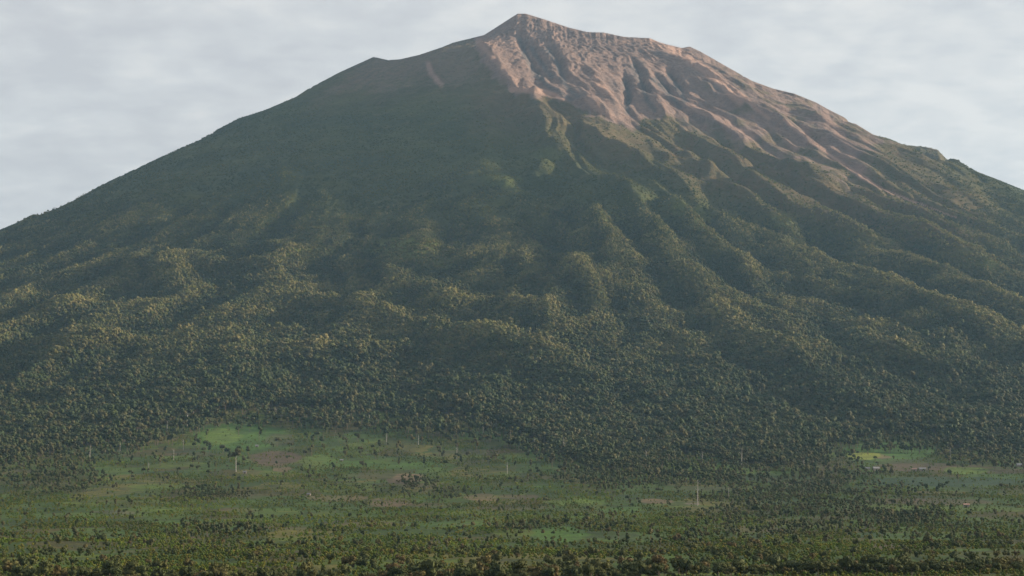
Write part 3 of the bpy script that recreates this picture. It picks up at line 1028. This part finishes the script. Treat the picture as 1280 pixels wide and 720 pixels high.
def plant_mountain():
    R = np.random.default_rng(21)
    # closed forest: about one tree every 9 m at the foot, smaller and denser-set higher up
    n = 480000
    x, y = candidates(R, n, 1300, 7800)
    z = sample(GZ, x, y); u, v = proj(x, y, z)
    fo = sample(A_FOREST, x, y); rock = sample(A_ROCK, x, y); br = sample(A_BROWN, x, y)
    up = smooth(230, 350, v + 40 * fbm(x / 350, y / 350, 3, 161))
    dens = up * (fo > 0.5) + (fo <= 0.5) * (1 - 0.92 * sample(A_PATCH[..., 3], x, y)) * (0.016 + 0.55 * groves_at(u, v) * smooth(0.1, 0.6, fbm(x / 70, y / 110, 3, 167) + 0.45))
    edge = (fo <= 0.5) & (v < np.interp(u, FOREST_EDGE[:, 0], FOREST_EDGE[:, 1]) + 26)
    dens = np.maximum(dens, edge * 0.14 * (y < 4900))
    dens *= (rock < 0.2) * (sample(A_SCAR, x, y) < 0.05)
    lit = sample(A_SUNLIT, x, y)
    dens *= 1 - 0.85 * lit  # trees thinned over the painted sunlight
    keep = R.uniform(0, 1, n) < dens
    x, y, z, u, v = x[keep], y[keep], z[keep], u[keep], v[keep]
    h = np.interp(v, [180, 300, 380, 460, 540, 575, 620], [7, 11, 15, 19, 20, 13, 7]) * np.clip(R.lognormal(0.0, 0.17, len(x)), 0.6, 1.6)
    h *= 1.0 + 0.55 * fbm(x / 95, y / 130, 3, 165)
    h *= np.where((R.uniform(0, 1, len(x)) < 0.03) & (v > 400), 1.4, 1.0)
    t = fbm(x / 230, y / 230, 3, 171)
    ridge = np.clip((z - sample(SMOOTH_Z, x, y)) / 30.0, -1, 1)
    tint = np.clip(smooth(490, 410, v) * (0.30 + 0.9 * t + 0.9 * ridge + 0.5 * fbm(x / 45, y / 60, 2, 177)) + R.uniform(-0.1, 0.12, len(x)), 0, 1)  # crests paler, forest foot darker: sun and shade imitated in the tint
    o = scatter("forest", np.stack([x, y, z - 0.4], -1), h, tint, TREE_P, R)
    tag(o, "dense dark montane forest covering the lower slopes of the volcano", "forest", kind="stuff")
    nf = len(x)
    # low scrub above it, thinning out into the ash
    n = 330000
    x, y = candidates(R, n, 5200, 9550)
    z = sample(GZ, x, y); u, v = proj(x, y, z)
    rock = sample(A_ROCK, x, y) + sample(A_SCAR, x, y); br = sample(A_BROWN, x, y)
    dens = smooth(380, 300, v) * smooth(105, 160, v) * (0.5 + 0.5 * smooth(200, 290, v)) * (1 - smooth(0.15, 0.5, rock)) * (1 - 0.75 * br) * smooth(-0.3, 0.15, fbm(x / 90, y / 90, 3, 181) + 0.1)
    keep = R.uniform(0, 1, n) < dens
    x, y, z, v, br = x[keep], y[keep], z[keep], v[keep], br[keep]
    s = np.interp(v, [60, 150, 300], [4, 5.5, 9]) * R.uniform(0.7, 1.4, len(x))
    tint = np.clip(0.35 + 0.6 * sample(A_SUNLIT, x, y) + 1.0 * fbm(x / 260, y / 260, 3, 191) + 0.4 * br + R.uniform(-0.25, 0.25, len(x)), 0, 1)  # scrub also paler on the painted sunlit spots
    o = scatter("mountain_scrub", np.stack([x, y, z], -1), s, tint, SCRUB_P, R)
    tag(o, "low green scrub on the upper flanks below the bare summit", "scrub", kind="stuff")
    print("forest", nf, "scrub", len(x))


def plant_fields():
    R = np.random.default_rng(22)
    n = 380000
    x, y = candidates(R, n, 620, 4400)
    z = sample(GZ, x, y); u, v = proj(x, y, z)
    fo = sample(A_FOREST, x, y)
    cl = fbm(x / 110, y / 190, 4, 201)
    dens = (fo < 0.6) * np.clip(0.45 + 1.6 * cl, 0.06, 1.0) * np.interp(y, [1150, 1700, 2400, 3400, 4900], [0.9, 0.72, 0.60, 0.52, 0.5])
    bare = sample(A_PATCH[..., 3], x, y)
    dens *= (1 - 0.8 * bare)
    keep = R.uniform(0, 1, n) < dens
    x, y, z, v = x[keep], y[keep], z[keep], v[keep]
    s = R.lognormal(math.log(2.2), 0.4, len(x)) * np.interp(y, [1150, 2200, 4000], [1.25, 1.0, 1.0]) * (1 + 0.5 * (R.uniform(0, 1, len(x)) < 0.12))
    s = np.minimum(s, np.interp(y, [620, 1000, 1600, 4000], [2.4, 2.8, 3.8, 5.5]) * R.uniform(0.75, 1.1, len(x)))
    tint = np.clip(np.interp(y, [900, 1700], [0.0, 0.3]) + 1.3 * fbm(x / 140, y / 220, 3, 211) + R.uniform(-0.3, 0.3, len(x)), 0, 1)
    o = scatter("field_undergrowth", np.stack([x, y, z - 0.1], -1), s, tint, BUSH_P, R)
    tag(o, "low bushes and crops scattered over the farmland in tufts", "bushes", kind="stuff")
    print("fields", len(x))


def box_blur(a, ky, kx):
    for ax, k in ((0, ky), (1, kx)):
        pad = [(0, 0), (0, 0)]; pad[ax] = (k + 1, k)
        c = np.cumsum(np.pad(a, pad, mode='edge'), axis=ax)
        n = 2 * k + 1
        a = (np.take(c, np.arange(n, c.shape[ax]), axis=ax) - np.take(c, np.arange(0, c.shape[ax] - n), axis=ax)) / n
    return a


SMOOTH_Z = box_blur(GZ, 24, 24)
plant_mountain()
plant_fields()

# ------------------------------------------------------------------ nearest trees along the bottom of the view
NEAR_KINDS = []
for i in range(8):
    R = np.random.default_rng(500 + i)
    g = crown_geo(R, int(R.integers(5, 9)), 0.55, R.uniform(0.35, 0.7), 0.72, 520, 0.060)
    cm = g.mesh("crown", [M_NEAR])
    tg = Geo()
    tg.tube([(0, 0, -0.06), (0.02, 0.01, 0.3), (0.0, 0.03, 0.75)], [0.035, 0.027, 0.012], 6)
    for k in range(4):
        an = R.uniform(0, 6.28)
        tg.tube([(0.01, 0.01, 0.3 + 0.06 * k), (0.22 * math.cos(an), 0.22 * math.sin(an), 0.55 + 0.07 * k)], [0.015, 0.006], 4)
    NEAR_KINDS.append((cm, tg.mesh("trunk", [M_BARK])))


def near_trees():
    R = np.random.default_rng(31)
    n = 6000
    x, y = candidates(R, n, 780, 1300, 14)
    d = fbm(x / 60, y / 60, 3, 221)
    zs = sample(GZ, x, y)
    pos = []
    # poisson-like thinning, nearest first
    order = np.argsort(y)
    for i in order:
        if d[i] < -0.28: continue
        s = 3.7 * float(np.clip(R.lognormal(0, 0.35), 0.5, 1.9))
        if proj(x[i], y[i], float(zs[i]) + s)[1] > 717: continue
        if all((x[i] - a) ** 2 + (y[i] - b) ** 2 > (0.42 * (s + c)) ** 2 for a, b, c in pos[-160:]):
            pos.append((x[i], y[i], s))
        if len(pos) >= 300: break
    for k, (px, py, s) in enumerate(pos):
        kind = int(R.integers(0, len(NEAR_KINDS)))
        cm, tm = NEAR_KINDS[kind]
        zz = float(sample(GZ, np.array([px]), np.array([py]))[0])
        root = bpy.data.objects.new("tree", None)
        root.location = (px, py, zz); root.rotation_euler = (0, 0, R.uniform(0, 6.28))
        root.scale = (s, s, s * R.uniform(0.8, 1.15))
        col.objects.link(root)
        for nm, me in (("crown", cm), ("trunk", tm)):
            o = bpy.data.objects.new(nm, me); col.objects.link(o); o.parent = root
        tag(root, "small rounded olive green leaved tree in the belt along the bottom edge", "tree",
            "trees in the closest belt")
    # the belt thins out into the fields behind those three hundred
    far = pos[-1][1]
    print("near", len(pos), "farthest", far)
    x, y = candidates(R, 16000, far - 25, 1900)
    z = sample(GZ, x, y)
    dens = np.interp(y, [far, far + 120, 1400, 1900], [0.6, 0.3, 0.10, 0.04]) * smooth(-0.35, 0.2, fbm(x / 70, y / 110, 3, 231))
    keep = R.uniform(0, 1, len(x)) < dens
    x, y, z = x[keep], y[keep], z[keep]
    s = np.interp(y, [far, 1900], [3.8, 3.2]) * np.clip(R.lognormal(0, 0.35, len(x)), 0.4, 2.0)
    protos = []
    for i in range(4):
        Q = np.random.default_rng(800 + i)
        protos.append(proto("belt_tree_form", crown_geo(Q, 5, 0.5, 0.5, 0.6, 150, 0.09).mesh("belt_tree_form", [M_NEAR])))
    o = scatter("tree_belt", np.stack([x, y, z - 0.1], -1), s, np.zeros(len(x)), protos, R)
    tag(o, "loose belt of small olive green trees thinning out into the fields", "trees", kind="stuff")


near_trees()

# ------------------------------------------------------------------ pale bare trunks standing in the clearings
TRUNKS = [  # foot (u, v), height in frame rows, bushy top, label
    ((209, 545), 19, 0, "pale slim dead tree at the forest edge left of the bright green clearing"),
    ((217, 576), 15, 0, "short pale bare trunk below the slim dead tree at the left forest edge"),
    ((229, 563), 14, 0, "faint grey trunk between the green clearing and the left woods"),
    ((234, 533), 18, 0, "tall thin grey trunk against the dark woods above the left fields"),
    ((295, 590), 28, 1, "bright pale trunk carrying a small dark crown beside the brown field"),
    ((186, 588), 11, 0, "short grey stump tree left of the brown field"),
    ((112, 578), 22, 0, "grey bare trunk by the dark grove at far left"),
    ((483, 555), 14, 0, "thin pale trunk on the fields below the middle forest edge"),
    ((523, 557), 14, 0, "pale bare trunk right of the thin one below the middle forest edge"),
    ((571, 575), 19, 0, "bright white bare trunk standing in a dark green field"),
    ((638, 553), 14, 0, "pale brownish trunk between two bright white trunks"),
    ((634, 592), 14, 0, "pale bare trunk low among the middle fields"),
    ((705, 568), 22, 0, "tall white bare trunk at the dark wood beside a green strip"),
    ((872, 632), 32, 0, "tallest white bare trunk rising at the end of a tan path"),
    ((911, 622), 12, 0, "short white stump right of the tallest trunk"),
    ((927, 584), 24, 0, "slim grey trunk beside the dark wood above the bright terrace"),
    ((878, 584), 20, 0, "faint grey trunk at the left end of the bright terrace"),
    ((808, 578), 16, 0, "faint pale trunk inside the dark wood right of the centre"),
] + [(p, r, 0, "faint thin grey trunk standing along the upper edge of the fields") for p, r in (
    ((150, 566), 13), ((345, 522), 14), ((392, 524), 12), ((432, 528), 13), ((462, 530), 15), ((540, 534), 12), ((604, 546), 13),
    ((668, 562), 14), ((1005, 588), 14), ((1188, 572), 13))]


def bare_tree(u, v, rows, bushy, label, seed):
    R = np.random.default_rng(600 + seed)
    x, y, z = hit_terrain(u, v)
    h = rows / F_PX * y
    root = bpy.data.objects.new("bare_tree", None)
    root.location = (x, y, z); col.objects.link(root)
    tag(root, label, "dead tree" if not bushy else "tree", "pale trunks in the clearings")
    lean = R.uniform(-0.03, 0.03, 2) * h
    w = 0.012 * h + 0.20
    g = Geo()
    g.tube([(0, 0, -1.0), (lean[0] * .3, lean[1] * .3, h * .35), (lean[0] * .7, lean[1] * .7, h * .7), (lean[0], lean[1], h)],
           [w * 1.15, w * 0.85, w * 0.62, w * 0.25], 7)
    link("trunk", g.mesh("trunk", [M_PALE]), root)
    for k in range(4):
        an = R.uniform(0, 6.28); hz = h * R.uniform(0.55, 0.9); ln = h * R.uniform(0.10, 0.2)
        b = Geo()
        b.tube([(lean[0] * hz / h, lean[1] * hz / h, hz), (ln * .6 * math.cos(an), ln * .6 * math.sin(an), hz + ln * .4),
                (ln * math.cos(an), ln * math.sin(an), hz + ln * .9)], [w * .32, w * .22, w * .08], 5)
        link("limb", b.mesh("limb", [M_PALE]), root)
    if bushy:
        c = crown_geo(R, 5, 0.24 * h, 0.22 * h, 0.86 * h, 160, 0.05 * h)
        link("crown", c.mesh("crown", [M_FOREST]), root)


for i, (p, rows, bushy, label) in enumerate(TRUNKS):
    bare_tree(p[0], p[1], rows, bushy, label, i)

# ------------------------------------------------------------------ field huts
HUTS = [  # position, width in frame columns, roof, label
    ((1084, 588), 7, M_ROOF, "grey roofed field hut below the yellow field, leftmost of its pair"),
    ((1095, 588), 8, M_ROOF, "grey roofed field hut below the yellow field, closest to the brown field"),
    ((1143, 589), 6, M_RUST, "rusty roofed hut at the edge of the brown soil right of the yellow field"),
    ((1153, 589), 8, M_ROOF, "pale roofed hut beside the rusty roofed hut"),
    ((1276, 584), 10, M_ROOF, "long pale roofed hut at the far right edge of the fields"),
    ((306, 592), 4.5, M_ROOF, "tiny pale hut beside the crowned pale trunk"),
    ((386, 620), 4.5, M_ROOF, "tiny whitish hut on the tan strip left of centre"),
    ((321, 559), 4, M_ROOF, "tiny pale hut at the lower edge of the bright green clearing"),
    ((1208, 634), 7, M_RUST, "small brown hut among bushes in the right fields"),
    ((427, 577), 4, M_ROOF, "tiny pale hut between green and brown fields left of centre"),
]


def box_mesh(name, a, b, mat):
    (x0, y0, z0), (x1, y1, z1) = a, b
    V = np.array([(x0, y0, z0), (x1, y0, z0), (x1, y1, z0), (x0, y1, z0), (x0, y0, z1), (x1, y0, z1), (x1, y1, z1), (x0, y1, z1)])
    Fq = np.array([(0, 3, 2, 1), (4, 5, 6, 7), (0, 1, 5, 4), (1, 2, 6, 5), (2, 3, 7, 6), (3, 0, 4, 7)])
    return mesh_from(name, V, [Fq], [mat])


def hut(u, v, cols_, roof_mat, label, seed):
    R = np.random.default_rng(700 + seed)
    x, y, z = hit_terrain(u, v)
    w = cols_ / F_PX * y; dpt = w * 0.6; h = 2.2 + 0.06 * w
    root = bpy.data.objects.new("farm_hut", None)
    root.location = (x, y, z); root.rotation_euler = (0, 0, R.uniform(-0.25, 0.25)); col.objects.link(root)
    tag(root, label, "hut", "small huts in the fields")
    link("wall", box_mesh("wall", (-w / 2, -dpt / 2, -1.0), (w / 2, dpt / 2, h), M_WALL), root)
    link("door", box_mesh("door", (-0.6, -dpt / 2 - 0.06, 0.0), (0.6, -dpt / 2 - 0.004, 1.9), M_DARK), root)
    e = 0.45; rh = dpt * 0.42; th = 0.12
    V = []
    for sx in (-1, 1):
        xx = sx * (w / 2 + e)
        V += [(xx, -dpt / 2 - e, h - 0.1), (xx, 0, h + rh), (xx, dpt / 2 + e, h - 0.1),
              (xx, -dpt / 2 - e, h - 0.1 + th), (xx, 0, h + rh + th), (xx, dpt / 2 + e, h - 0.1 + th)]
    Fq = [(0, 1, 7, 6), (1, 2, 8, 7), (3, 9, 10, 4), (4, 10, 11, 5), (0, 6, 9, 3), (2, 5, 11, 8), (0, 3, 4, 1), (1, 4, 5, 2),
          (6, 7, 10, 9), (7, 8, 11, 10)]
    link("roof", mesh_from("roof", np.array(V, float), [np.array(Fq)], [roof_mat]), root)


for i, (p, w, rm_, label) in enumerate(HUTS):
    hut(p[0], p[1], w, rm_, label, i)

# ------------------------------------------------------------------ air
def haze():
    zmin = float(GZ.min()) - 1.5
    zmax = float(GZ.max()) + 40.0
    xm = float(np.abs(GX).max()) + 50.0
    me = box_mesh("haze", (-xm, float(Y[0]) - 50, zmin), (xm, float(Y[-1]) + 50, zmax), bpy.data.materials.new("air"))
    m = me.materials[0]; m.use_nodes = True
    nt = m.node_tree; nt.nodes.clear()
    out = nt.nodes.new("ShaderNodeOutputMaterial")
    pv = nt.nodes.new("ShaderNodeVolumePrincipled")
    pv.inputs["Color"].default_value = (0.38, 0.68, 1.0, 1)
    pv.inputs["Density"].default_value = 1.6e-5
    pv.inputs["Anisotropy"].default_value = 0.2
    nt.links.new(pv.outputs[0], out.inputs["Volume"])
    o = link("haze", me)
    tag(o, "thin bluish haze filling the air in front of the volcano", "haze", kind="stuff")


haze()
